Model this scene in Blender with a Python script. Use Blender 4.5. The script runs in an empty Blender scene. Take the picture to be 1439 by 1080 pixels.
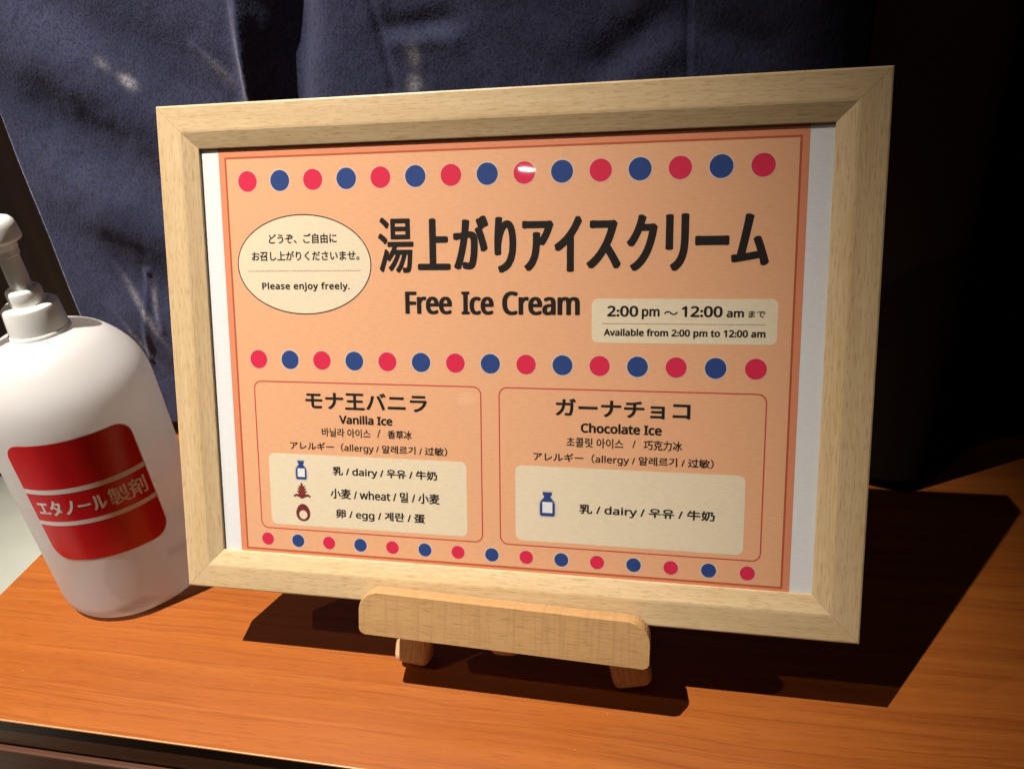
import bpy, bmesh, math, random
from mathutils import Vector, Matrix, noise

random.seed(7)
S = bpy.context.scene
COL = S.collection
MM = 0.001

# ------------------------------------------------------------------ camera
cam = bpy.data.objects.new('camera', bpy.data.cameras.new('camera'))
COL.objects.link(cam)
cam.data.sensor_width = 36.0
cam.data.lens = 27.894
cam.data.clip_start = 0.01
cam.data.clip_end = 50.0
cx = Vector((0.97673709, 0.19580104, -0.0874449))
cu = -Vector((0.02504753, -0.50916114, -0.86030666))
cf = Vector((-0.21297248, 0.83810315, -0.5022209))
cam.matrix_world = Matrix(((cx.x, cu.x, -cf.x, 0.24942), (cx.y, cu.y, -cf.y, -0.25971),
                           (cx.z, cu.z, -cf.z, 0.33227), (0, 0, 0, 1)))
S.camera = cam

# ------------------------------------------------------------------ world and lamps
W = bpy.data.worlds.new('World')
S.world = W
W.use_nodes = True
bgn = W.node_tree.nodes['Background']
bgn.inputs[0].default_value = (1.0, 0.80, 0.62, 1)
bgn.inputs[1].default_value = 0.016

def spot(name, loc, target, power, cone, blend, radius, col):
    l = bpy.data.lights.new(name, 'SPOT')
    l.energy = power; l.spot_size = math.radians(cone); l.spot_blend = blend
    l.shadow_soft_size = radius; l.color = col
    o = bpy.data.objects.new(name, l); COL.objects.link(o)
    o.location = Vector(loc) * MM
    o.rotation_euler = (Vector(target) - Vector(loc)).to_track_quat('-Z', 'Y').to_euler()
    return o

# main downlight, in front and to the left of the sign
spot('ceiling_spot_front', (-430, -340, 1930), (-75, 5, 0), 375, 31.5, 1.0, 0.008, (1.0, 0.935, 0.85))
# weak low lamp from the far left
spot('wall_spot_left', (-1160, -510, 1240), (150, 30, 0), 17, 60, 0.5, 0.010, (1.0, 0.82, 0.66))
# far ceiling lamp across the room, mirrored in the glass
def panel(name, loc, target, power, w, h, col):
    l = bpy.data.lights.new(name, 'AREA'); l.shape = 'ELLIPSE'; l.size = w; l.size_y = h
    l.energy = power; l.color = col
    o = bpy.data.objects.new(name, l); COL.objects.link(o)
    o.location = Vector(loc) * MM
    o.rotation_euler = (Vector(target) - Vector(loc)).to_track_quat('-Z', 'Y').to_euler()
    return o
panel('room_lamp', (-514, -2974, 1930), (150, 0, 150), 0.45, 0.075, 0.010, (1.0, 0.92, 0.82))
panel('room_lamp', (-1193, -4663, 1173), (150, 0, 150), 0.018, 0.12, 0.09, (1.0, 0.92, 0.82))

S.view_settings.view_transform = 'Standard'
S.view_settings.look = 'None'
S.view_settings.exposure = 0.0
S.view_settings.gamma = 1.0
S.view_settings.use_curve_mapping = False
S.render.engine = 'CYCLES'
S.cycles.use_denoising = True
S.cycles.max_bounces = 10
S.cycles.diffuse_bounces = 5
S.cycles.transparent_max_bounces = 12
S.cycles.sample_clamp_indirect = 4.0

# ------------------------------------------------------------------ materials
def mat(name, base=(0.8, 0.8, 0.8), rough=0.5, spec=0.5):
    m = bpy.data.materials.new(name)
    m.use_nodes = True
    b = m.node_tree.nodes['Principled BSDF']
    b.inputs['Base Color'].default_value = (*base, 1)
    b.inputs['Roughness'].default_value = rough
    b.inputs['Specular IOR Level'].default_value = spec
    return m

class G:
    """small node-graph helper"""
    def __init__(s, m):
        s.t = m.node_tree; s.n = s.t.nodes; s.l = s.t.links
        s.b = s.n.get('Principled BSDF'); s.out = s.n['Material Output']
    def link(s, a, b): s.l.new(a, b)
    def coord(s, scale=(1, 1, 1), rot=(0, 0, 0), kind='Object', warp=None):
        c = s.n.new('ShaderNodeTexCoord'); mp = s.n.new('ShaderNodeMapping')
        mp.inputs['Scale'].default_value = scale; mp.inputs['Rotation'].default_value = rot
        s.link(c.outputs[kind], mp.inputs[0])
        return mp.outputs[0]
    def noise(s, vec, scale=1.0, detail=4, rough=0.55, dist=0.0):
        n = s.n.new('ShaderNodeTexNoise')
        n.inputs['Scale'].default_value = scale; n.inputs['Detail'].default_value = detail
        n.inputs['Roughness'].default_value = rough; n.inputs['Distortion'].default_value = dist
        s.link(vec, n.inputs['Vector'])
        return n.outputs['Fac']
    def ramp(s, fac, stops):
        r = s.n.new('ShaderNodeValToRGB')
        e = r.color_ramp.elements
        while len(e) < len(stops): e.new(0.5)
        for el, (p, c) in zip(e, stops):
            el.position = p
            el.color = (*c, 1) if not isinstance(c, (int, float)) else (c, c, c, 1)
        s.link(fac, r.inputs[0])
        return r.outputs[0]
    def mix(s, a, b, fac, mode='MIX'):
        m = s.n.new('ShaderNodeMix'); m.data_type = 'RGBA'; m.blend_type = mode
        for sock, v in ((m.inputs[0], fac), (m.inputs[6], a), (m.inputs[7], b)):
            if hasattr(v, 'node'): s.link(v, sock)
            elif isinstance(v, (int, float)): sock.default_value = v
            else: sock.default_value = (*v, 1)
        return m.outputs[2]
    def math(s, op, a, b=0.0):
        m = s.n.new('ShaderNodeMath'); m.operation = op
        for sock, v in ((m.inputs[0], a), (m.inputs[1], b)):
            if hasattr(v, 'node'): s.link(v, sock)
            else: sock.default_value = v
        return m.outputs[0]
    def bump(s, h, strength, dist):
        b = s.n.new('ShaderNodeBump')
        b.inputs['Strength'].default_value = strength; b.inputs['Distance'].default_value = dist
        s.link(h, b.inputs['Height'])
        s.link(b.outputs[0], s.b.inputs['Normal'])
        return b

def beech(name, light, mid, dark, fleck, axis=0, rough=0.45, fleck_amt=0.55, size=1.0):
    """pale wood with fine fibres and short brown flecks along the chosen object axis"""
    m = mat(name, light, rough, 0.4); g = G(m)
    def sc(lo, hi):
        v = [hi, hi, hi]; v[axis] = lo
        return tuple(x * size for x in v)
    broad = g.noise(g.coord(sc(7, 120)), 1.0, 4, 0.6, 0.4)
    fibre = g.noise(g.coord(sc(70, 1500)), 1.0, 3, 0.6)
    flk = g.noise(g.coord(sc(165, 1750)), 1.0, 2, 0.5, 0.25)
    c = g.ramp(broad, [(0.3, mid), (0.62, light)])
    c = g.mix(c, dark, g.math('MULTIPLY', g.ramp(fibre, [(0.42, 0.0), (0.72, 1.0)]), 0.38))
    c = g.mix(c, fleck, g.math('MULTIPLY', g.ramp(flk, [(0.555, 0.0), (0.66, 1.0)]), fleck_amt))
    g.link(c, g.b.inputs['Base Color'])
    g.bump(fibre, 0.12, 0.0004)
    return m

M = {}
M['frame_wood'] = beech('frame_beech', (0.605, 0.445, 0.255), (0.525, 0.37, 0.195), (0.39, 0.23, 0.09), (0.33, 0.185, 0.07), fleck_amt=0.5)
M['ledge_wood'] = beech('easel_beech', (0.50, 0.285, 0.12), (0.43, 0.235, 0.095), (0.40, 0.23, 0.09), (0.26, 0.13, 0.045), rough=0.55, fleck_amt=0.5, size=0.8)
M['leg_wood'] = beech('leg_beech', (0.72, 0.52, 0.29), (0.64, 0.44, 0.23), (0.36, 0.2, 0.075), (0.24, 0.12, 0.04), axis=2, rough=0.5)

# saw marks across the ledge
g = G(M['ledge_wood'])
saw = g.noise(g.coord((620, 30, 30)), 1.0, 2, 0.5)
src = g.b.inputs['Base Color'].links[0].from_socket
g.link(g.mix(src, (0.36, 0.2, 0.085), g.math('MULTIPLY', g.ramp(saw, [(0.50, 0.0), (0.68, 1.0)]), 0.5)), g.b.inputs['Base Color'])

# counter: orange cherry grain running along x
m = M['counter'] = mat('counter_cherry', (0.6, 0.17, 0.03), 0.42, 0.28); g = G(m)
warp = g.noise(g.coord((5, 9, 1)), 1.0, 2, 0.5)
wv = g.n.new('ShaderNodeVectorMath'); wv.operation = 'MULTIPLY_ADD'
cb = g.n.new('ShaderNodeCombineXYZ'); g.link(warp, cb.inputs[1])
g.link(cb.outputs[0], wv.inputs[0]); wv.inputs[1].default_value = (0, 0.012, 0)
tc = g.n.new('ShaderNodeTexCoord'); g.link(tc.outputs['Object'], wv.inputs[2])
def cmap(scale):
    mp = g.n.new('ShaderNodeMapping'); mp.inputs['Scale'].default_value = scale
    mp.inputs['Rotation'].default_value = (0, 0, math.radians(-1.5))
    g.link(wv.outputs[0], mp.inputs[0]); return mp.outputs[0]
band = g.noise(cmap((2.4, 120, 1)), 1.0, 3, 0.55)
line = g.noise(cmap((9.0, 520, 1)), 1.0, 4, 0.65)
long = g.noise(cmap((3.2, 230, 1)), 1.0, 3, 0.6)
pore = g.noise(cmap((70, 1500, 1)), 1.0, 2, 0.5)
c = g.ramp(band, [(0.28, (0.270, 0.069, 0.0095)), (0.5, (0.310, 0.085, 0.0125)), (0.72, (0.355, 0.105, 0.017))])
c = g.mix(c, (0.19, 0.036, 0.005), g.math('MULTIPLY', g.ramp(line, [(0.52, 0.0), (0.72, 1.0)]), 0.28))
c = g.mix(c, (0.17, 0.033, 0.005), g.math('MULTIPLY', g.ramp(long, [(0.54, 0.0), (0.60, 1.0), (0.66, 0.0)]), 0.42))
c = g.mix(c, (0.18, 0.036, 0.006), g.math('MULTIPLY', g.ramp(pore, [(0.55, 0.0), (0.70, 1.0)]), 0.42))
dust = g.noise(g.coord((620, 420, 620)), 1.0, 1, 0.4)
c = g.mix(c, (0.55, 0.36, 0.22), g.math('MULTIPLY', g.ramp(dust, [(0.80, 0.0), (0.83, 1.0)]), 0.5))
g.link(c, g.b.inputs['Base Color'])
g.bump(pore, 0.06, 0.0003)
smudge = g.noise(g.coord((12, 12, 12)), 1.0, 4, 0.6)
g.link(g.ramp(smudge, [(0.3, 0.36), (0.7, 0.52)]), g.b.inputs['Roughness'])

m = M['edge_band'] = mat('edge_band', (0.50, 0.24, 0.09), 0.4)
m = M['dark_front'] = mat('dark_brown_laminate', (0.045, 0.020, 0.010), 0.55, 0.2); g = G(m)
g.link(g.ramp(g.noise(g.coord((6, 60, 160)), 1, 3), [(0.3, (0.055, 0.019, 0.008)), (0.7, (0.085, 0.031, 0.013))]), g.b.inputs['Base Color'])

# curtain: navy terry weave with rubbed pale spots
m = M['curtain'] = mat('navy_cloth', (0.04, 0.04, 0.08), 0.9, 0.15); g = G(m)
loop = g.noise(g.coord((620, 620, 380), rot=(0, math.radians(18), 0)), 1.0, 3, 0.6, 0.6)
fuzz = g.noise(g.coord((1900, 1900, 1500)), 1.0, 2, 0.6)
tone = g.noise(g.coord((16, 16, 11)), 1.0, 4, 0.6)
c = g.ramp(tone, [(0.3, (0.030, 0.034, 0.074)), (0.7, (0.054, 0.057, 0.110))])
c = g.mix(c, (0.020, 0.020, 0.036), g.math('MULTIPLY', g.ramp(loop, [(0.36, 1.0), (0.55, 0.0)]), 0.7))
c = g.mix(c, (0.14, 0.135, 0.185), g.math('MULTIPLY', g.ramp(fuzz, [(0.60, 0.0), (0.76, 1.0)]), 0.42))
lint = g.noise(g.coord((420, 420, 420)), 1.0, 3, 0.7)
sep = g.n.new('ShaderNodeSeparateXYZ')
tcc = g.n.new('ShaderNodeTexCoord'); g.link(tcc.outputs['Object'], sep.inputs[0])
def blot(x, z, rx, rz, tilt=0.0):
    ca, sa = math.cos(tilt), math.sin(tilt)
    dx = g.math('SUBTRACT', sep.outputs[0], x * MM); dz = g.math('SUBTRACT', sep.outputs[2], z * MM)
    u = g.math('ADD', g.math('MULTIPLY', dx, ca), g.math('MULTIPLY', dz, sa))
    v = g.math('SUBTRACT', g.math('MULTIPLY', dz, ca), g.math('MULTIPLY', dx, sa))
    u = g.math('DIVIDE', u, rx * MM); v = g.math('DIVIDE', v, rz * MM)
    d = g.math('ADD', g.math('MULTIPLY', u, u), g.math('MULTIPLY', v, v))
    f = g.math('POWER', 2.718, g.math('MULTIPLY', d, -1.0))
    return f
spots = None
for (x, z, rx, rz, ti, k) in ((-92, 268, 5.5, 3.2, -0.6, 1.0), (-106, 279, 5, 3, -0.6, 0.35), (95, 272, 3.6, 5.5, 0, 0.55), (93, 256, 4, 5, -0.3, 0.85),
                              (-28, 271, 3, 12, 0.75, 0.35), (-139, 112, 2.4, 26, 0.32, 0.5), (-128, 118, 2.0, 18, -0.08, 0.4), (-150, 84, 2, 18, 0.35, 0.4), (-12, 262, 1.6, 40, -0.05, 0.4)):
    f = g.math('MULTIPLY', blot(x, z, rx, rz, ti), k)
    spots = f if spots is None else g.math('ADD', spots, f)
c = g.mix(c, (0.42, 0.40, 0.42), g.math('MULTIPLY', spots, g.ramp(lint, [(0.35, 0.25), (0.62, 1.0)])))
g.link(c, g.b.inputs['Base Color'])
g.b.inputs['Sheen Weight'].default_value = 0.25
g.b.inputs['Sheen Roughness'].default_value = 0.4
g.b.inputs['Sheen Tint'].default_value = (0.6, 0.6, 0.85, 1)
g.bump(loop, 0.5, 0.0010)

M['dark_wall'] = mat('dark_wood_wall', (0.030, 0.013, 0.007), 0.6, 0.3)
g = G(M['dark_wall'])
g.link(g.ramp(g.noise(g.coord((60, 60, 4)), 1, 3), [(0.3, (0.014, 0.007, 0.0035)), (0.7, (0.028, 0.014, 0.007))]), g.b.inputs['Base Color'])
M['slat_dark'] = mat('dark_slat', (0.035, 0.018, 0.010), 0.5)
M['slat_light'] = mat('pale_bamboo', (0.46, 0.33, 0.20), 0.55)
m = M['pale_floor'] = mat('pale_floor', (0.42, 0.42, 0.36), 0.6); g = G(m)
g.link(g.ramp(g.noise(g.coord((9, 9, 9)), 1, 4), [(0.3, (0.36, 0.37, 0.31)), (0.7, (0.46, 0.46, 0.39))]), g.b.inputs['Base Color'])

# paper and print
def print_mat(name, base, rough=0.62):
    m = mat(name, base, rough, 0.25); g = G(m)
    n = g.noise(g.coord((260, 1500, 260)), 1.0, 4, 0.7)
    lo = tuple(x * 0.93 for x in base); hi = tuple(min(1, x * 1.05) for x in base)
    g.link(g.ramp(n, [(0.3, lo), (0.7, hi)]), g.b.inputs['Base Color'])
    return m
M['paper'] = print_mat('white_paper', (0.86, 0.85, 0.86))
M['orange'] = print_mat('orange_print', (0.87, 0.465, 0.262))
M['orange_deep'] = print_mat('deep_orange_print', (0.81, 0.30, 0.16))
M['orange_line'] = print_mat('border_line_print', (0.52, 0.115, 0.05))
M['red'] = print_mat('red_print', (0.74, 0.028, 0.085))
M['blue'] = print_mat('blue_print', (0.030, 0.068, 0.25))
M['cream'] = print_mat('cream_print', (0.86, 0.73, 0.535))
M['ink'] = print_mat('black_ink', (0.018, 0.013, 0.012))
M['line_red'] = print_mat('red_line_print', (0.60, 0.065, 0.05))
M['brown'] = print_mat('brown_print', (0.20, 0.035, 0.03))
M['halo'] = print_mat('pale_halo_print', (0.74, 0.62, 0.54))

# glass: thin clear pane
m = M['glass'] = bpy.data.materials.new('clear_glass'); m.use_nodes = True
t = m.node_tree; t.nodes.remove(t.nodes['Principled BSDF'])
fr = t.nodes.new('ShaderNodeFresnel'); fr.inputs[0].default_value = 1.48
tr = t.nodes.new('ShaderNodeBsdfTransparent'); tr.inputs[0].default_value = (0.97, 0.97, 0.965, 1)
gl = t.nodes.new('ShaderNodeBsdfGlossy'); gl.inputs['Roughness'].default_value = 0.02
mx = t.nodes.new('ShaderNodeMixShader')
ge = t.nodes.new('ShaderNodeNewGeometry'); io = t.nodes.new('ShaderNodeMapRange')
io.inputs['To Min'].default_value = 1.48; io.inputs['To Max'].default_value = 1 / 1.48   # same reflectance on both faces of the pane
t.links.new(ge.outputs['Backfacing'], io.inputs['Value']); t.links.new(io.outputs[0], fr.inputs[0])
t.links.new(fr.outputs[0], mx.inputs[0]); t.links.new(tr.outputs[0], mx.inputs[1]); t.links.new(gl.outputs[0], mx.inputs[2])
t.links.new(mx.outputs[0], t.nodes['Material Output'].inputs[0])

# bottle plastics
M['pump_plastic'] = mat('white_plastic', (0.78, 0.765, 0.73), 0.32, 0.5)
G(M['pump_plastic']).b.inputs['Subsurface Weight'].default_value = 0.15
G(M['pump_plastic']).b.inputs['Subsurface Radius'].default_value = (0.003, 0.0025, 0.002)

m = M['bottle_shell'] = mat('milky_plastic', (0.80, 0.79, 0.78), 0.36, 0.45); g = G(m)
tl = g.n.new('ShaderNodeBsdfTranslucent'); tl.inputs[0].default_value = (0.95, 0.93, 0.91, 1)
tp = g.n.new('ShaderNodeBsdfTransparent'); tp.inputs[0].default_value = (0.95, 0.90, 0.88, 1)
a_ = g.n.new('ShaderNodeMixShader'); a_.inputs[0].default_value = 0.38
b_ = g.n.new('ShaderNodeMixShader')
# the filled part (below the liquid level) lets more light through than the empty part
tcz = g.n.new('ShaderNodeTexCoord'); sz = g.n.new('ShaderNodeSeparateXYZ'); g.link(tcz.outputs['Object'], sz.inputs[0])
mr = g.n.new('ShaderNodeMapRange'); g.link(sz.outputs[2], mr.inputs['Value'])
mr.inputs['From Min'].default_value = 0.0835; mr.inputs['From Max'].default_value = 0.0850
mr.inputs['To Min'].default_value = 0.26; mr.inputs['To Max'].default_value = 0.13
g.link(mr.outputs[0], b_.inputs[0])
g.link(g.b.outputs[0], a_.inputs[1]); g.link(tl.outputs[0], a_.inputs[2])
g.link(a_.outputs[0], b_.inputs[1]); g.link(tp.outputs[0], b_.inputs[2]); g.link(b_.outputs[0], g.out.inputs[0])
g.bump(g.noise(g.coord((240, 240, 240)), 1.0, 2), 0.05, 0.0008)
m = M['label_red'] = mat('red_label', (0.62, 0.010, 0.016), 0.28, 0.5); g = G(m)
g.link(g.ramp(g.noise(g.coord((70, 70, 25)), 1, 3), [(0.3, (0.56, 0.008, 0.014)), (0.7, (0.66, 0.013, 0.018))]), g.b.inputs['Base Color'])
M['label_white'] = mat('white_label_print', (0.80, 0.72, 0.70), 0.35)

# ------------------------------------------------------------------ object helpers
def link(name, me, mats, parent=None):
    for mt in (mats if isinstance(mats, (list, tuple)) else [mats]):
        me.materials.append(mt)
    o = bpy.data.objects.new(name, me); COL.objects.link(o)
    if parent is not None: o.parent = parent
    return o

def from_bm(name, bm, mats, parent=None, smooth=False):
    me = bpy.data.meshes.new(name)
    bmesh.ops.recalc_face_normals(bm, faces=bm.faces[:])
    bm.to_mesh(me); bm.free()
    if smooth:
        for p in me.polygons: p.use_smooth = True
    return link(name, me, mats, parent)

def tag(o, label=None, cat=None, kind=None, group=None):
    if label: o['label'] = label
    if cat: o['category'] = cat
    if kind: o['kind'] = kind
    if group: o['group'] = group
    return o

def empty(name, loc, rot=None):
    o = bpy.data.objects.new(name, None); COL.objects.link(o)
    o.empty_display_size = 0.02
    o.location = loc
    if rot is not None: o.rotation_euler = rot
    return o

def box_bm(x0, x1, y0, y1, z0, z1, bev=0.0, seg=2):
    bm = bmesh.new()
    bmesh.ops.create_cube(bm, size=1.0)
    for v in bm.verts:
        v.co = Vector((x0 + (v.co.x + .5) * (x1 - x0), y0 + (v.co.y + .5) * (y1 - y0), z0 + (v.co.z + .5) * (z1 - z0))) * MM
    if bev > 0:
        bmesh.ops.bevel(bm, geom=bm.edges[:], offset=bev * MM, segments=seg, profile=0.5, affect='EDGES')
    return bm

def lathe(profile, seg=96, close_top=True, close_bot=True):
    bm = bmesh.new(); rings = []
    for (r, z) in profile:
        rings.append([bm.verts.new((r * MM * math.cos(2 * math.pi * k / seg), r * MM * math.sin(2 * math.pi * k / seg), z * MM)) for k in range(seg)])
    for a, b in zip(rings, rings[1:]):
        for k in range(seg):
            bm.faces.new((a[k], a[(k + 1) % seg], b[(k + 1) % seg], b[k]))
    if close_bot: bm.faces.new(rings[0][::-1])
    if close_top: bm.faces.new(rings[-1])
    return bm

def tube(pts, radii, seg=20):
    bm = bmesh.new(); rings = []
    pts = [Vector(p) * MM for p in pts]
    for i, p in enumerate(pts):
        d = (pts[min(i + 1, len(pts) - 1)] - pts[max(i - 1, 0)]).normalized()
        u = d.cross(Vector((0, 0, 1)) if abs(d.z) < 0.9 else Vector((1, 0, 0))).normalized(); w = d.cross(u)
        rings.append([bm.verts.new(p + (u * math.cos(2 * math.pi * k / seg) + w * math.sin(2 * math.pi * k / seg)) * radii[i] * MM) for k in range(seg)])
    for a, b in zip(rings, rings[1:]):
        for k in range(seg):
            bm.faces.new((a[k], a[(k + 1) % seg], b[(k + 1) % seg], b[k]))
    bm.faces.new(rings[0][::-1]); bm.faces.new(rings[-1])
    return bm

def smooth_profile(pts, n=6):
    """Catmull-Rom through (r, z) points"""
    out = []
    P = [pts[0]] + list(pts) + [pts[-1]]
    for i in range(1, len(P) - 2):
        p0, p1, p2, p3 = P[i - 1], P[i], P[i + 1], P[i + 2]
        for k in range(n):
            t = k / n
            out.append(tuple(0.5 * ((2 * p1[j]) + (-p0[j] + p2[j]) * t + (2 * p0[j] - 5 * p1[j] + 4 * p2[j] - p3[j]) * t * t + (-p0[j] + 3 * p1[j] - 3 * p2[j] + p3[j]) * t ** 3) for j in range(2)))
    out.append(pts[-1])
    return out

# ------------------------------------------------------------------ setting
tag(from_bm('floor', box_bm(-4000, 3000, -3000, 3000, -760, -720), M['pale_floor']), 'pale grey floor below the counter', 'floor', 'structure')
tag(from_bm('back_wall', box_bm(-4000, 3000, 620, 680, -720, 2600), M['dark_wall']), 'dark brown wall behind the curtain', 'wall', 'structure')

# low pale cabinet beyond the left end of the counter
pc = empty('low_cabinet', (-0.45, 0.1, -0.13))
tag(pc, 'low pale grey cabinet beyond the left end of the orange counter', 'cabinet')
from_bm('cabinet_top', box_bm(-300, 270, -400, 195, -18, 0, 1.5), M['pale_floor'], pc)
from_bm('cabinet_body', box_bm(-294, 262, -392, 189, -590, -18.1, 1.0), M['pale_floor'], pc)

dp = from_bm('wood_panel', box_bm(-900, -214, 300, 330, -720, 1900, 1.0), M['dark_wall'])
tag(dp, 'dark brown wooden panel standing to the left of the navy curtain', 'panel')

# counter
ct = empty('counter', (0, 0, 0))
tag(ct, 'orange cherry wood counter with dark brown front that everything stands on', 'counter')
from_bm('counter_top', box_bm(-163, 1100, -55, 290, -1.0, 0, 0.0), M['counter'], ct)
from_bm('core_board', box_bm(-163.3, 1100, -53.6, 290, -24, -1.05), M['dark_front'], ct)
from_bm('edge_band', box_bm(-163.6, 1100, -55.7, -53.9, -1.25, -0.05, 0.3), M['edge_band'], ct)
from_bm('front_panel', box_bm(-160, 1100, -52, -34, -22, -1.3, 0.0), M['dark_front'], ct).location = (0, -0.0022, 0)
from_bm('drawer_front', box_bm(-160, 1100, -57.0, -52.5, -330, -25, 1.2), M['dark_front'], ct)
from_bm('cabinet_body', box_bm(-158, 1100, -50, 286, -720, -24.5), M['dark_front'], ct)

# slatted screen behind the curtain hem
sl = empty('slatted_screen', (0, 0.222, 0))
tag(sl, 'low dark wooden screen with pale horizontal slats behind the curtain hem', 'screen')
from_bm('backing', box_bm(-205, 330, 4, 12, 0.3, 60), M['slat_dark'], sl)
for k in range(6):
    from_bm('slat', box_bm(-203, 328, -3, 3.5, 3 + k * 8.5, 6.6 + k * 8.5, 0.8), M['slat_light'] if k < 5 else M['slat_dark'], sl)

# curtain
def gauss(d, s): return math.exp(-(d / s) ** 2)
def seg_d(x, z, x0, z0, x1, z1):
    dx, dz = x1 - x0, z1 - z0; L2 = dx * dx + dz * dz
    t = max(0, min(1, ((x - x0) * dx + (z - z0) * dz) / L2))
    return math.hypot(x - x0 - t * dx, z - z0 - t * dz)
def curtain_y(x, z):
    """depth towards the viewer (mm)"""
    h = 0.0
    # diagonal folds falling from upper left to the right
    u = x * 0.60 + z * 0.80
    h += 3.5 * math.sin(u / 13.5 + 0.012 * z + 0.6) * gauss(x + 150, 110)
    h += 1.9 * math.sin((x * 0.35 + z * 0.93) / 17.0 + 1.0) * gauss(x + 170, 70)
    # deep vertical fold right of the first seam
    fx = 17 - (290 - z) * 0.25
    h -= 15.0 * gauss(x - fx - 6, 15) * (1 if z > 120 else max(0, (z - 20) / 100))
    h += 5.0 * gauss(x + 8 + (275 - z) * 0.14, 6)
    h += 1.4 * gauss(x + 9 + (275 - z) * 0.14, 1.3)
    # broad waves
    h += 4.0 * math.sin(x / 41.0 + 0.8) * (0.6 + 0.4 * math.sin(z / 60.0))
    # pinched dents
    h -= 2.4 * gauss(seg_d(x, z, 84, 286, 116, 287), 7)
    h += 1.6 * gauss(seg_d(x, z, 84, 279, 118, 280), 6)
    h -= 1.6 * gauss(seg_d(x, z, 74, 310, 80, 255), 2.4)
    h -= 3.0 * gauss(seg_d(x, z, 244, 289, 205, 262), 11)
    h += 1.8 * gauss(seg_d(x, z, 236, 266, 204, 246), 9)
    h -= 2.2 * gauss(seg_d(x, z, 250, 276, 285, 266), 9)
    # seam at right: a step
    h -= 2.2 * gauss(x - 246.5, 1.1)
    h += 1.2 * (0.5 + 0.5 * math.tanh(x - 246.5))
    # small sharp creases low on the left
    h += 1.5 * gauss(seg_d(x, z, -128, 140, -148, 70), 2.0)
    h += 1.2 * gauss(seg_d(x, z, -129, 140, -127, 95), 2.0)
    h += 1.0 * gauss(seg_d(x, z, -40, 285, -18, 262), 2.5)
    # turning away at the right end
    if x > 300: h -= ((x - 300) / 30.0) ** 2 * 9
    h *= min(1.0, 0.12 + max(0, x + 193) / 55.0)
    h += 0.8 * min(1, (x + 200) / 30.0) * noise.fractal(Vector((x * 0.03, z * 0.03, 3.1)), 0.8, 2.0, 3)
    return h
zs = [14 + i * 2.0 for i in range(171)] + [370, 400, 440, 500, 600, 800, 1100, 1500, 1900]
xs = [-193 + i * 1.6 for i in range(0, 345)]
bm = bmesh.new(); grid = []
for z in zs:
    zz = min(z, 354 + (z - 354) * 0.1)
    grid.append([bm.verts.new((x * MM, (200 - curtain_y(x, zz)) * MM, z * MM)) for x in xs])
for a, b in zip(grid, grid[1:]):
    for k in range(len(xs) - 1):
        bm.faces.new((a[k], a[k + 1], b[k + 1], b[k]))
cur = from_bm('curtain', bm, M['curtain'], None, True)
sm = cur.modifiers.new('thickness', 'SOLIDIFY'); sm.thickness = 0.0016; sm.offset = -1
tag(cur, 'creased navy blue cloth curtain with pale rubbed spots hanging behind the framed sign', 'curtain')

# black drape added to stand for the dark zone right of the curtain
pth = smooth_profile([(312, 214), (332, 200), (356, 186), (376, 178), (395, 178), (418, 204), (450, 236), (500, 250), (580, 246), (680, 258), (800, 250), (940, 262), (1090, 256)], 10)  # hem curve set for where its shadow edge crosses the counter
bm = bmesh.new(); rows = []
for z in [0.6 + i * 8 for i in range(60)] + [560, 700, 1000, 1500, 1900]:
    k = min(1.0, z / 260.0)
    rows.append([bm.verts.new((x * MM, (y + k * 14 * math.sin(x / 23.0) + k * 6) * MM, z * MM)) for x, y in pth])
for a, b in zip(rows, rows[1:]):
    for k in range(len(pth) - 1): bm.faces.new((a[k], a[k + 1], b[k + 1], b[k]))
M['dark_zone_black'] = mat('dark_zone_black', (0.013, 0.006, 0.004), 0.95, 0.05)  # near-black colour gives the zone its darkness
bd = from_bm('dark_zone_drape', bm, M['dark_zone_black'], None, True)
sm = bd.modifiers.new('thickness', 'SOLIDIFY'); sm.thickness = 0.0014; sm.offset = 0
tag(bd, 'black cloth drape added to stand for the dark zone at the right of the navy curtain', 'drape')

# ------------------------------------------------------------------ picture frame
LEAN = math.radians(22.217)
U = Vector((1, 0, 0)); V = Vector((0, -math.sin(LEAN), -math.cos(LEAN))); N = Vector((0, -math.cos(LEAN), math.sin(LEAN)))
TL = Vector((0.0, 0.09039, 0.27131))
FW, FH, FT = 326.0, 239.06, 17.0
# frame axes: local x = right, local y = up the face, local z = towards the viewer; origin at the bottom left corner of the face
FM = Matrix(((U.x, -V.x, N.x, 0), (U.y, -V.y, N.y, 0), (U.z, -V.z, N.z, 0), (0, 0, 0, 1)))
BL = TL + V * FH * MM
def fempty(name, a=0.0, b=FH, c=0.0):
    o = bpy.data.objects.new(name, None); COL.objects.link(o); o.empty_display_size = 0.02
    o.matrix_world = Matrix.Translation(TL + U * a * MM + V * b * MM + N * c * MM) @ FM
    return o

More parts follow.
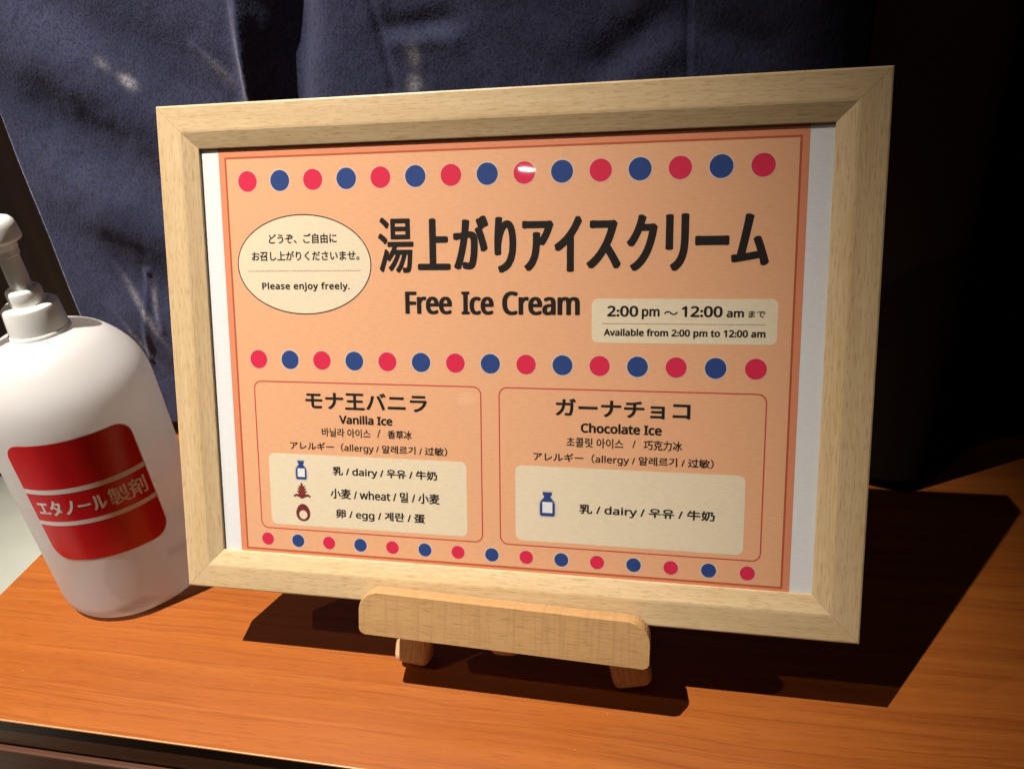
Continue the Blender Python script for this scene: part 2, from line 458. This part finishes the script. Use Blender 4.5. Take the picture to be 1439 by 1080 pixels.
pf = fempty('picture_frame')
tag(pf, 'pale beech picture frame holding the orange ice cream notice on the small easel', 'picture frame')
LIPW, LIPC = 20.0, -2.7
PROFILE = [(0, -FT), (0, -0.9), (0.25, -0.3), (0.9, 0), (11.6, 0), (12.6, -0.12), (19.2, LIPC + 0.15), (19.8, LIPC - 0.1), (LIPW, LIPC - 0.5), (LIPW, -3.75), (14.0, -3.75), (14.0, -FT)]
def rail(length, o_a, o_b, ang):
    """one mitred moulding; local x along its length, local y inward"""
    bm = bmesh.new(); gap = 0.05
    A = [bm.verts.new(((w + gap) * MM, w * MM, c * MM)) for (w, c) in PROFILE]
    B = [bm.verts.new(((length - w - gap) * MM, w * MM, c * MM)) for (w, c) in PROFILE]
    n = len(A)
    for k in range(n):
        bm.faces.new((A[k], B[k], B[(k + 1) % n], A[(k + 1) % n]))
    bm.faces.new(A); bm.faces.new(B[::-1])
    o = from_bm('frame_rail', bm, M['frame_wood'], pf)
    o.location = (o_a * MM, o_b * MM, 0); o.rotation_euler = (0, 0, ang)
    return o
rail(FW, 0, 0, 0)
rail(FH, FW, 0, math.pi / 2)
rail(FW, FW, FH, math.pi)
rail(FH, 0, FH, -math.pi / 2)
from_bm('glass_pane', box_bm(14.3, FW - 14.3, 14.3, FH - 14.3, -4.2, -3.8), M['glass'], pf)
from_bm('backing_board', box_bm(14.3, FW - 14.3, 14.3, FH - 14.3, -7.5, -4.6), M['dark_front'], pf)

# ------------------------------------------------------------------ printed sheet
SH = fempty('printed_notice', 14.5, FH - 14.5, -4.35)
tag(SH, 'orange printed notice offering free ice cream behind the glass of the frame', 'notice')
SA, SB = 14.5, FH - 14.5
PC = 0.0   # height of the paper face above the sheet origin (mm)

def P2(a, b): return ((a - SA) * MM, (SB - b) * MM)     # notice millimetres (from the frame's top left) to sheet local

def flat(name, polys, mat_list, layer, parent):
    """polys: list of (outer points, material index); thin printed shapes"""
    bm = bmesh.new()
    for pts, mi in polys:
        vs = [bm.verts.new((*P2(a, b), (PC + 0.02 * layer) * MM)) for a, b in pts]
        f = bm.faces.new(vs); f.material_index = mi
        if f.normal.z < 0 or True:
            f.normal_update()
            if f.normal.z < 0: f.normal_flip()
    me = bpy.data.meshes.new(name); bmesh.ops.triangulate(bm, faces=[f for f in bm.faces if len(f.verts) > 4]); bm.to_mesh(me); bm.free()
    return link(name, me, mat_list, parent)

def rrect(a0, a1, b0, b1, r, n=7):
    pts = []
    for (ca, cb, s) in ((a1 - r, b0 + r, -90), (a1 - r, b1 - r, 0), (a0 + r, b1 - r, 90), (a0 + r, b0 + r, 180)):
        for k in range(n + 1):
            t = math.radians(s + 90 * k / n)
            pts.append((ca + r * math.cos(t), cb + r * math.sin(t)))
    return pts

def ring_polys(outer, inner, mi=0):
    n = len(outer)
    return [((outer[k], outer[(k + 1) % n], inner[(k + 1) % n], inner[k]), mi) for k in range(n)]

def ell(a, b, ra, rb, n=64): return [(a + ra * math.cos(2 * math.pi * k / n), b + rb * math.sin(2 * math.pi * k / n)) for k in range(n)]

def grotesque(t):
    out = ''
    for ch in t:
        if 'A' <= ch <= 'Z': out += chr(0x1D5A0 + ord(ch) - 65)
        elif 'a' <= ch <= 'z': out += chr(0x1D5BA + ord(ch) - 97)
        elif '0' <= ch <= '9': out += chr(0x1D7E2 + ord(ch) - 48)
        else: out += ch
    return out

def glyph_mesh(text, spacing=1.0):
    text = grotesque(text)
    cu_ = bpy.data.curves.new('lettering', 'FONT')
    cu_.body = text; cu_.size = 1.0; cu_.resolution_u = 5; cu_.space_character = spacing
    o = bpy.data.objects.new('lettering', cu_); COL.objects.link(o)
    bpy.context.view_layer.update()
    me = bpy.data.meshes.new_from_object(o.evaluated_get(bpy.context.evaluated_depsgraph_get()))
    bpy.data.objects.remove(o); bpy.data.curves.remove(cu_)
    return me

def text_into(bm, text, a0, a1, b0, b1, bold, layer, spacing=1.0, place=None):
    """fit the text to the rectangle; weight comes from overlaid copies spread by bold = (across, down) mm"""
    if not isinstance(bold, tuple): bold = (bold, bold * 0.8)
    me = glyph_mesh(text, spacing)
    co = [v.co.copy() for v in me.vertices]
    x0 = min(c.x for c in co); x1 = max(c.x for c in co); y0 = min(c.y for c in co); y1 = max(c.y for c in co)
    n = 12 if bold[0] > 0.3 else 8
    offs = [(0, 0)] + [(bold[0] * math.cos(2 * math.pi * k / n), bold[1] * math.sin(2 * math.pi * k / n)) for k in range(n)]
    A0_, A1_, B0_, B1_ = a0 + bold[0], a1 - bold[0], b0 + bold[1], b1 - bold[1]
    for i, (da, db) in enumerate(offs):
        vs = []
        for c in co:
            a = A0_ + (c.x - x0) / (x1 - x0) * (A1_ - A0_) + da
            b = B1_ - (c.y - y0) / (y1 - y0) * (B1_ - B0_) + db
            lift = i * 0.002
            if place: vs.append(bm.verts.new(place(a, b, lift)))
            else: vs.append(bm.verts.new((*P2(a, b), (PC + 0.02 * layer + lift) * MM)))
        for p in me.polygons:
            try: bm.faces.new([vs[q] for q in p.vertices])
            except ValueError: pass
    bpy.data.meshes.remove(me)

def lettering(name, items, parent, layer=4, mt='ink'):
    bm = bmesh.new()
    for it in items:
        text, a0, a1, b0, b1, bold = it[:6]
        text_into(bm, text, a0, a1, b0, b1, bold, layer, it[6] if len(it) > 6 else 1.0)
    me = bpy.data.meshes.new(name)
    for f in bm.faces:
        f.normal_update()
        if f.normal.z < 0: f.normal_flip()
    bm.to_mesh(me); bm.free()
    return link(name, me, M[mt], parent)

from_bm('paper_sheet', box_bm(0.4, FW - 29.4, 0.4, FH - 29.4, -0.18, -0.03), M['paper'], SH)
flat('orange_panel', [([(29.2, 15), (296.6, 15), (296.6, 224), (29.2, 224)], 0)], [M['orange']], 1, SH)
# a deeper orange margin outside the border line, then the line itself
bo = [(29.25, 15.1), (296.55, 15.1), (296.55, 223.9), (29.25, 223.9)]; bi = [(32.3, 24.2), (293.7, 24.2), (293.7, 218.1), (32.3, 218.1)]
bl2 = [(33.2, 25.1), (292.8, 25.1), (292.8, 217.2), (33.2, 217.2)]
flat('border', ring_polys(bo, bi, 0) + ring_polys(bi, bl2, 1), [M['orange_deep'], M['orange_line']], 2, SH)

def dot_row(a0, a1, b, r, n=15):
    halo = []; dots = []
    bm = bmesh.new()
    for k in range(n):
        a = a0 + (a1 - a0) * k / (n - 1)
        for (rad, mi, lay) in ((r + 0.42, 2, 2.4), (r, k % 2, 3.2)):
            if mi == 2 and k % 2 == 0: rad = r + 0.2
            vs = [bm.verts.new((*P2(*q), (PC + 0.02 * lay) * MM)) for q in ell(a, b, rad, rad, 40)]
            f = bm.faces.new(vs); f.material_index = mi
            f.normal_update()
            if f.normal.z < 0: f.normal_flip()
    me = bpy.data.meshes.new('dot_row'); bm.to_mesh(me); bm.free()
    return link('dot_row', me, [M['red'], M['blue'], M['halo']], SH)
dot_row(43.8, 278.8, 35.6, 4.85)
dot_row(44.7, 278.9, 120.5, 4.55)
dot_row(44.4, 278.6, 212.1, 3.3)

# oval bubble
bub = flat('speech_oval', [(ell(70.7, 74.9, 34.0, 23.1, 96), 0)] + ring_polys(ell(70.7, 74.9, 34.45, 23.6, 96), ell(70.7, 74.9, 33.95, 23.05, 96), 1), [M['cream'], M['ink']], 2.6, SH)
lettering('lettering', [('どうぞ、ご自由に', 53.4, 88.3, 60.3, 65.0, 0.13), ('お召し上がりくださいませ。', 44.0, 99.4, 68.4, 73.0, 0.13),
                        ('Please enjoy freely.', 48.6, 94.0, 83.1, 87.5, 0.19, 1.12)], bub)
def dotted(a0, a1, b, n, parent):
    st = (a1 - a0) / n
    return flat('dotted_line', [([(a0 + k * st, b - 0.17), (a0 + k * st + st * 0.55, b - 0.17), (a0 + k * st + st * 0.55, b + 0.17), (a0 + k * st, b + 0.17)], 0) for k in range(n)], [M['brown']], 4, parent)
dotted(41.9, 100.0, 77.8, 62, bub)

# headline, every character fitted to its own box
HW = (1.02, 0.52)
lettering('headline', [('湯', 108.8, 126.1, 53.6, 79.0, (0.50, 0.34)), ('上', 127.9, 143.7, 54.5, 77.8, HW), ('が', 145.0, 161.6, 53.6, 77.7, HW), ('り', 164.2, 174.4, 54.4, 79.2, HW),
                       ('ア', 177.0, 191.2, 56.3, 78.5, HW), ('イ', 191.5, 203.8, 54.5, 78.9, HW), ('ス', 205.7, 220.9, 56.6, 77.7, HW), ('ク', 223.2, 236.4, 54.5, 78.7, HW),
                       ('リ', 239.7, 249.5, 54.5, 78.8, HW), ('ー', 252.1, 266.2, 63.9, 68.1, (0.8, 0.55)), ('ム', 267.0, 282.5, 55.0, 76.7, HW)], SH)
lettering('subtitle', [('Free', 121.3, 144.0, 87.5, 98.0, (0.60, 0.28)), ('Ice', 148.4, 163.7, 87.5, 98.1, (0.60, 0.28)), ('Cream', 167.6, 203.0, 87.4, 98.1, (0.60, 0.28))], SH)

hb = flat('opening_hours_box', [(rrect(208.3, 287.0, 90.6, 110.1, 2.8), 0)], [M['cream']], 2.6, SH)
lettering('lettering', [('2:00', 215.1, 228.7, 93.7, 98.5, 0.26), ('pm', 230.2, 237.9, 95.0, 99.6, 0.22), ('～', 239.7, 245.6, 95.9, 97.6, 0.1), ('12:00', 247.2, 264.4, 93.7, 98.5, 0.26),
                        ('am', 266.0, 273.2, 95.7, 98.5, 0.22), ('まで', 275.0, 281.9, 95.6, 98.5, 0.1), ('Available from 2:00 pm to 12:00 am', 213.7, 282.3, 103.7, 107.9, 0.2, 1.03)], hb)
dotted(213.2, 282.4, 101.55, 72, hb)

def flavour(a0, a1, panel, items):
    o_ = rrect(a0, a1, 131.1, 206.5, 4.0); i_ = rrect(a0 + 0.55, a1 - 0.55, 131.65, 205.95, 3.5)
    fp = flat('flavour_panel', ring_polys(o_, i_), [M['line_red']], 2.6, SH)
    lettering('lettering', items, fp)
    flat('allergen_box', [(rrect(*panel, 3.2), 0)], [M['cream']], 2.6, fp)
    return fp
v = flavour(41.2, 157.3, (47.2, 149.6, 167.3, 204.0), [
    ('モナ王バニラ', 68.5, 130.8, 135.7, 144.3, 0.3), ('Vanilla Ice', 85.9, 113.3, 146.9, 151.3, 0.26), ('바닐라 아이스', 76.5, 101.8, 153.5, 157.9, 0.09), ('/', 105.2, 107.0, 153.5, 157.3, 0.05),
    ('香草冰', 110.6, 122.9, 153.5, 157.7, 0.1), ('アレルギー（allergy / 알레르기 / 过敏）', 59.3, 140.3, 160.9, 165.7, 0.1),
    ('乳 / dairy / 우유 / 牛奶', 81.4, 135.1, 172.7, 177.9, 0.18), ('小麦 / wheat / 밀 / 小麦', 79.7, 136.1, 183.8, 189.0, 0.17), ('卵 / egg / 계란 / 蛋', 82.3, 128.5, 194.2, 199.6, 0.17)])
c_ = flavour(165.5, 284.1, (173.2, 276.4, 167.6, 203.9), [
    ('ガーナチョコ', 192.1, 252.1, 135.5, 143.7, 0.3), ('Chocolate Ice', 203.7, 239.9, 146.5, 151.1, 0.26), ('초콜릿 아이스', 197.2, 223.0, 153.4, 157.9, 0.09), ('/', 227.0, 228.5, 153.6, 157.3, 0.05),
    ('巧克力冰', 232.0, 248.9, 153.4, 157.9, 0.1), ('アレルギー（allergy / 알레르기 / 过敏）', 181.8, 262.7, 160.9, 165.7, 0.1),
    ('乳 / dairy / 우유 / 牛奶', 203.2, 263.9, 184.6, 189.9, 0.18)])

def icon_combo(name, polys, mats, parent):
    """polys: (points, material index, layer)"""
    bm = bmesh.new()
    for pts, mi, lay in polys:
        vs = [bm.verts.new((*P2(a, b), (PC + 0.02 * lay) * MM)) for a, b in pts]
        f = bm.faces.new(vs); f.material_index = mi; f.normal_update()
        if f.normal.z < 0: f.normal_flip()
    bmesh.ops.triangulate(bm, faces=[f for f in bm.faces if len(f.verts) > 4])
    me = bpy.data.meshes.new(name); bm.to_mesh(me); bm.free()
    return link(name, me, mats, parent)
def milk(a0, a1, b0, b1, parent):
    w, h = a1 - a0, b1 - b0
    T = lambda pts: [(a0 + u * w, b0 + t * h) for u, t in pts]
    body = [(0.2, 0.0), (0.8, 0.0), (0.8, 0.13), (0.72, 0.16), (0.72, 0.22), (0.93, 0.38), (1.0, 0.48), (1.0, 0.90), (0.97, 0.965), (0.9, 1.0), (0.1, 1.0), (0.03, 0.965), (0.0, 0.90), (0.0, 0.48), (0.07, 0.38), (0.28, 0.22), (0.28, 0.16), (0.2, 0.13)]
    halo = [(0.5 + (u - .5) * 1.22, 0.5 + (t - .5) * 1.12) for u, t in body]
    return icon_combo('milk_bottle_icon', [(T(halo), 2, 3.4), (T(body), 0, 4.2), (T([(.17, .41), (.83, .41), (.83, .86), (.17, .86)]), 1, 5.0)], [M['blue'], M['paper'], M['halo']], parent)
milk(61.6, 67.4, 170.6, 180.2, v)
milk(184.8, 191.9, 179.8, 191.4, c_)
wa, wb = 64.4, 181.5
half = [(0, 0), (0.7, 1.5), (0.75, 2.2), (2.0, 1.6), (1.2, 3.4), (2.6, 2.8), (1.5, 4.8), (3.0, 4.2), (1.7, 6.3), (3.2, 6.1), (4.8, 7.2), (4.3, 7.9), (3.0, 7.3), (1.6, 7.8), (0.7, 8.4), (0, 8.5)]
outline = [(wa + x, wb + y) for x, y in half] + [(wa - x, wb + y) for x, y in half[-2:0:-1]]
wh = [(outline, 0, 4.2)] + [(ell(wa + x, wb + y, 0.17, 0.36, 10), 1, 5.0) for x, y in ((0, 2.0), (0, 3.6), (0, 5.2), (0, 6.8), (0.9, 4.0), (-0.9, 4.0), (1.05, 5.7), (-1.05, 5.7))]
icon_combo('wheat_icon', wh, [M['brown'], M['line_red']], v)
egg = []
for k in range(48):
    t = 2 * math.pi * k / 48
    egg.append((64.6 + 3.8 * math.cos(t) * (1 + 0.10 * math.sin(t)), 197.2 + 4.5 * math.sin(t)))
icon_combo('egg_icon', [(egg, 0, 4.2), (ell(64.6, 198.3, 2.15, 2.25, 32), 1, 5.0)], [M['brown'], M['cream']], v)

# ------------------------------------------------------------------ easel
es = empty('tabletop_easel', (0.165, 0, 0))
tag(es, 'small wooden tabletop easel with rounded front ledge carrying the picture frame', 'easel')
def to_es(o):
    mw = o.matrix_world.copy(); o.parent = es
    o.matrix_parent_inverse = Matrix.Translation(-Vector(es.location))
    return o
def fpt(a, b, c): return TL + U * a * MM + V * b * MM + N * c * MM

# ledge: rounded bar in front of the frame's lower rail, a touch askew
bm = bmesh.new()
L_, H_, T_ = 138.5, 21.5, 8.6
prof = []
def corner(cx_, cy_, r, s, n=8):
    return [(cx_ + r * math.cos(math.radians(s + 90 * k / n)), cy_ + r * math.sin(math.radians(s + 90 * k / n))) for k in range(n + 1)]
prof = corner(L_ - 2.2, 2.2, 2.2, -90) + corner(L_ - 9.5, H_ - 9.5, 9.5, 0) + corner(9.0, H_ - 9.0, 9.0, 90) + corner(2.6, 2.6, 2.6, 180)
lo_ = [bm.verts.new((x * MM, y * MM, 0)) for x, y in prof]; hi_ = [bm.verts.new((x * MM, y * MM, T_ * MM)) for x, y in prof]
n_ = len(prof)
side = [bm.faces.new((lo_[k], lo_[(k + 1) % n_], hi_[(k + 1) % n_], hi_[k])) for k in range(n_)]
bm.faces.new(lo_[::-1]); top = bm.faces.new(hi_)
bmesh.ops.bevel(bm, geom=[e for e in top.edges], offset=0.45 * MM, segments=2, profile=0.5, affect='EDGES')
ledge = from_bm('ledge', bm, M['ledge_wood'])
base_pt = fpt(98.3, 251.2, 1.2)
ledge.matrix_world = Matrix.Translation(base_pt) @ FM @ Matrix.Rotation(math.radians(-1.7), 4, 'Z')
ledge.parent = es; ledge.matrix_parent_inverse = es.matrix_basis.inverted()

def leg(name, p_top, p_bot, w, d, face, bev=2.6):
    """tapered square strut with rounded edges from p_bot to p_top (metres)"""
    ax = (p_top - p_bot); Lg = ax.length; z = ax.normalized()
    y = (face - z * face.dot(z)).normalized(); x = y.cross(z) * -1.0; x = z.cross(y) * -1.0
    x = y.cross(z)
    bm = box_bm(-w / 2, w / 2, -d / 2, d / 2, 0, Lg / MM, bev, 4)
    o = from_bm(name, bm, M['leg_wood'], None, False)
    o.matrix_world = Matrix(((x.x, y.x, z.x, p_bot.x), (x.y, y.y, z.y, p_bot.y), (x.z, y.z, z.z, p_bot.z), (0, 0, 0, 1)))
    o.parent = es; o.matrix_parent_inverse = es.matrix_basis.inverted()
    for p in o.data.polygons: p.use_smooth = True
    o.data.set_sharp_from_angle(angle=math.radians(40))
    return o
# front legs run behind the frame, meeting near the top
back_c = -FT - 6.5
apex = fpt(158, 40, back_c)
def foot(x, y): return Vector((x, y, 3.2)) * MM
fl = leg('leg', apex + Vector((-0.013, 0, 0)), Vector((0.1135, 0.0062, 0.0022)), 19.0, 13.0, N, 4.2)
frr = leg('leg', apex + Vector((0.013, 0, 0)), Vector((0.2285, 0.0062, 0.0022)), 19.5, 13.0, N, 4.2)
mast = leg('centre_post', fpt(160, 20, back_c), fpt(163.5, 271.5, back_c + 1), 15.0, 9.0, N, 4.0)
rear = leg('rear_leg', fpt(158, 70, back_c - 11), Vector((0.172, 0.150, 0.004)), 15.0, 10.0, Vector((0, 1, 0)))
# cross rail joining the ledge to the legs under the frame
bm = box_bm(-56, 56, -8, 0, -13.5, 1.0, 1.0)
sh = from_bm('shelf_rail', bm, M['ledge_wood'])
sh.matrix_world = Matrix.Translation(fpt(166, 241.6, 0.8)) @ Matrix(((U.x, -V.x, N.x, 0), (U.y, -V.y, N.y, 0), (U.z, -V.z, N.z, 0), (0, 0, 0, 1)))
sh.parent = es; sh.matrix_parent_inverse = es.matrix_basis.inverted()

# ------------------------------------------------------------------ pump bottle
BX, BY, BR = -82.5, 56.0, 44.8
pb = empty('pump_bottle', (BX * MM, BY * MM, 0))
tag(pb, 'milky white hand sanitiser pump bottle with red label standing left of the frame', 'bottle')
shell = [(36.0, 0.8), (38.2, 0.3), (40.6, 0.9), (43.0, 3.0), (44.3, 6.5), (44.8, 11.0)]
shell = smooth_profile(shell, 4) + [(44.8, z) for z in (30, 60, 90, 118)]
shoulder = [(44.8, 122), (44.7, 130), (43.9, 138), (42.2, 144.5), (39.2, 150.6), (34.6, 157), (29.2, 162.4), (22.8, 166.2), (17, 168.2), (13.0, 168.8)]
shell = shell + smooth_profile(shoulder, 4)
bb = from_bm('bottle_body', lathe(shell, 128, True, True), M['bottle_shell'], pb, True)
col_prof = [(14.9, 167.4), (15.1, 168.2), (15.1, 170.0), (14.8, 170.6), (14.5, 170.9), (14.3, 174), (13.8, 182.4), (13.3, 184.0), (12.2, 184.8), (10.5, 185.0)]
o = from_bm('collar', lathe(col_prof, 72), M['pump_plastic'], pb, True)
o.data.set_sharp_from_angle(angle=math.radians(35))
ring = [(8.2, 184.6), (8.5, 185.2), (8.5, 191.6), (8.0, 192.8), (7.2, 193.4), (5.9, 193.4), (5.5, 192.2)]
o = from_bm('neck_ring', lathe(ring, 60), M['pump_plastic'], pb, True); o.data.set_sharp_from_angle(angle=math.radians(35))
stem = [(5.1, 190.0), (5.1, 193.0), (5.0, 210.4), (5.6, 210.8), (5.7, 212.4), (5.6, 213.8), (5.9, 214.2), (6.3, 219.0)]
o = from_bm('pump_stem', lathe(stem, 40), M['pump_plastic'], pb, True); o.data.set_sharp_from_angle(angle=math.radians(35))
ph = from_bm('pump_head', lathe([(5.6, 217.6), (8.4, 218.0), (9.4, 218.8), (9.5, 220.0), (9.1, 225.4), (8.4, 227.8), (7.0, 229.6), (3.6, 230.9), (0.6, 231.2)], 60), M['pump_plastic'], pb, True)
az = math.radians(-136)
dx, dy = math.cos(az), math.sin(az)
sp = [(3, 224.0), (14, 224.4), (26, 224.2), (34, 222.8), (39, 219.0), (41, 213.0)]
from_bm('spout', tube([(d * dx, d * dy, z) for d, z in sp], [5.6, 5.3, 4.9, 4.5, 4.1, 3.8]), M['pump_plastic'], ph, True)

# label on the cylinder
A0, A1, Z0, Z1 = -97.5, -16.0, 49.0, 125.0
Rl = BR + 0.18
def cyl(s, z, r=Rl):
    """s = arc millimetres from the label's left edge"""
    t = math.radians(A0) + s / BR
    zz = z - (s - 30) * 0.045
    return (r * math.cos(t) * MM, r * math.sin(t) * MM, zz * MM)
LW = math.radians(A1 - A0) * BR
def label_mesh(name, s0, s1, z0, z1, rad, r, mt, parent, nx=40, nz=24):
    bm = bmesh.new(); rows = []
    for j in range(nz + 1):
        f = j / nz
        # spend rows on the rounded corners
        z = z0 + (z1 - z0) * (0.5 - 0.5 * math.cos(math.pi * f))
        e = min(z - z0, z1 - z)
        ins = rad - math.sqrt(max(0, rad * rad - (rad - e) ** 2)) if e < rad else 0.0
        rows.append([bm.verts.new(cyl(s0 + ins + (s1 - s0 - 2 * ins) * i / nx, z, r)) for i in range(nx + 1)])
    for a, b in zip(rows, rows[1:]):
        for i in range(nx): bm.faces.new((a[i], a[i + 1], b[i + 1], b[i]))
    return from_bm(name, bm, mt, parent, True)
lab = label_mesh('label', 0, LW, Z0, Z1, 9.0, Rl, M['label_red'], pb)
label_mesh('label_border', -0.55, LW + 0.55, Z0 - 0.55, Z1 + 0.55, 9.4, Rl - 0.06, M['label_white'], lab)
label_mesh('stripe', 0.2, LW - 0.2, 94.2, 97.2, 0.01, Rl + 0.05, M['label_white'], lab, 40, 2)
label_mesh('stripe', 0.2, LW - 0.2, 73.2, 76.0, 0.01, Rl + 0.05, M['label_white'], lab, 40, 2)
bm = bmesh.new()
text_into(bm, 'エタノール', 3.6, 39.2, 0.3, 10.3, (0.34, 0.26), 0, place=lambda a, b, h: cyl(a, 90.4 - b, Rl + 0.05 + h))
text_into(bm, '製剤', 40.6, LW - 2.8, -0.3, 10.9, (0.22, 0.17), 0, place=lambda a, b, h: cyl(a, 90.4 - b, Rl + 0.05 + h))
me = bpy.data.meshes.new('lettering'); bm.to_mesh(me); bm.free()
link('lettering', me, M['label_white'], lab)
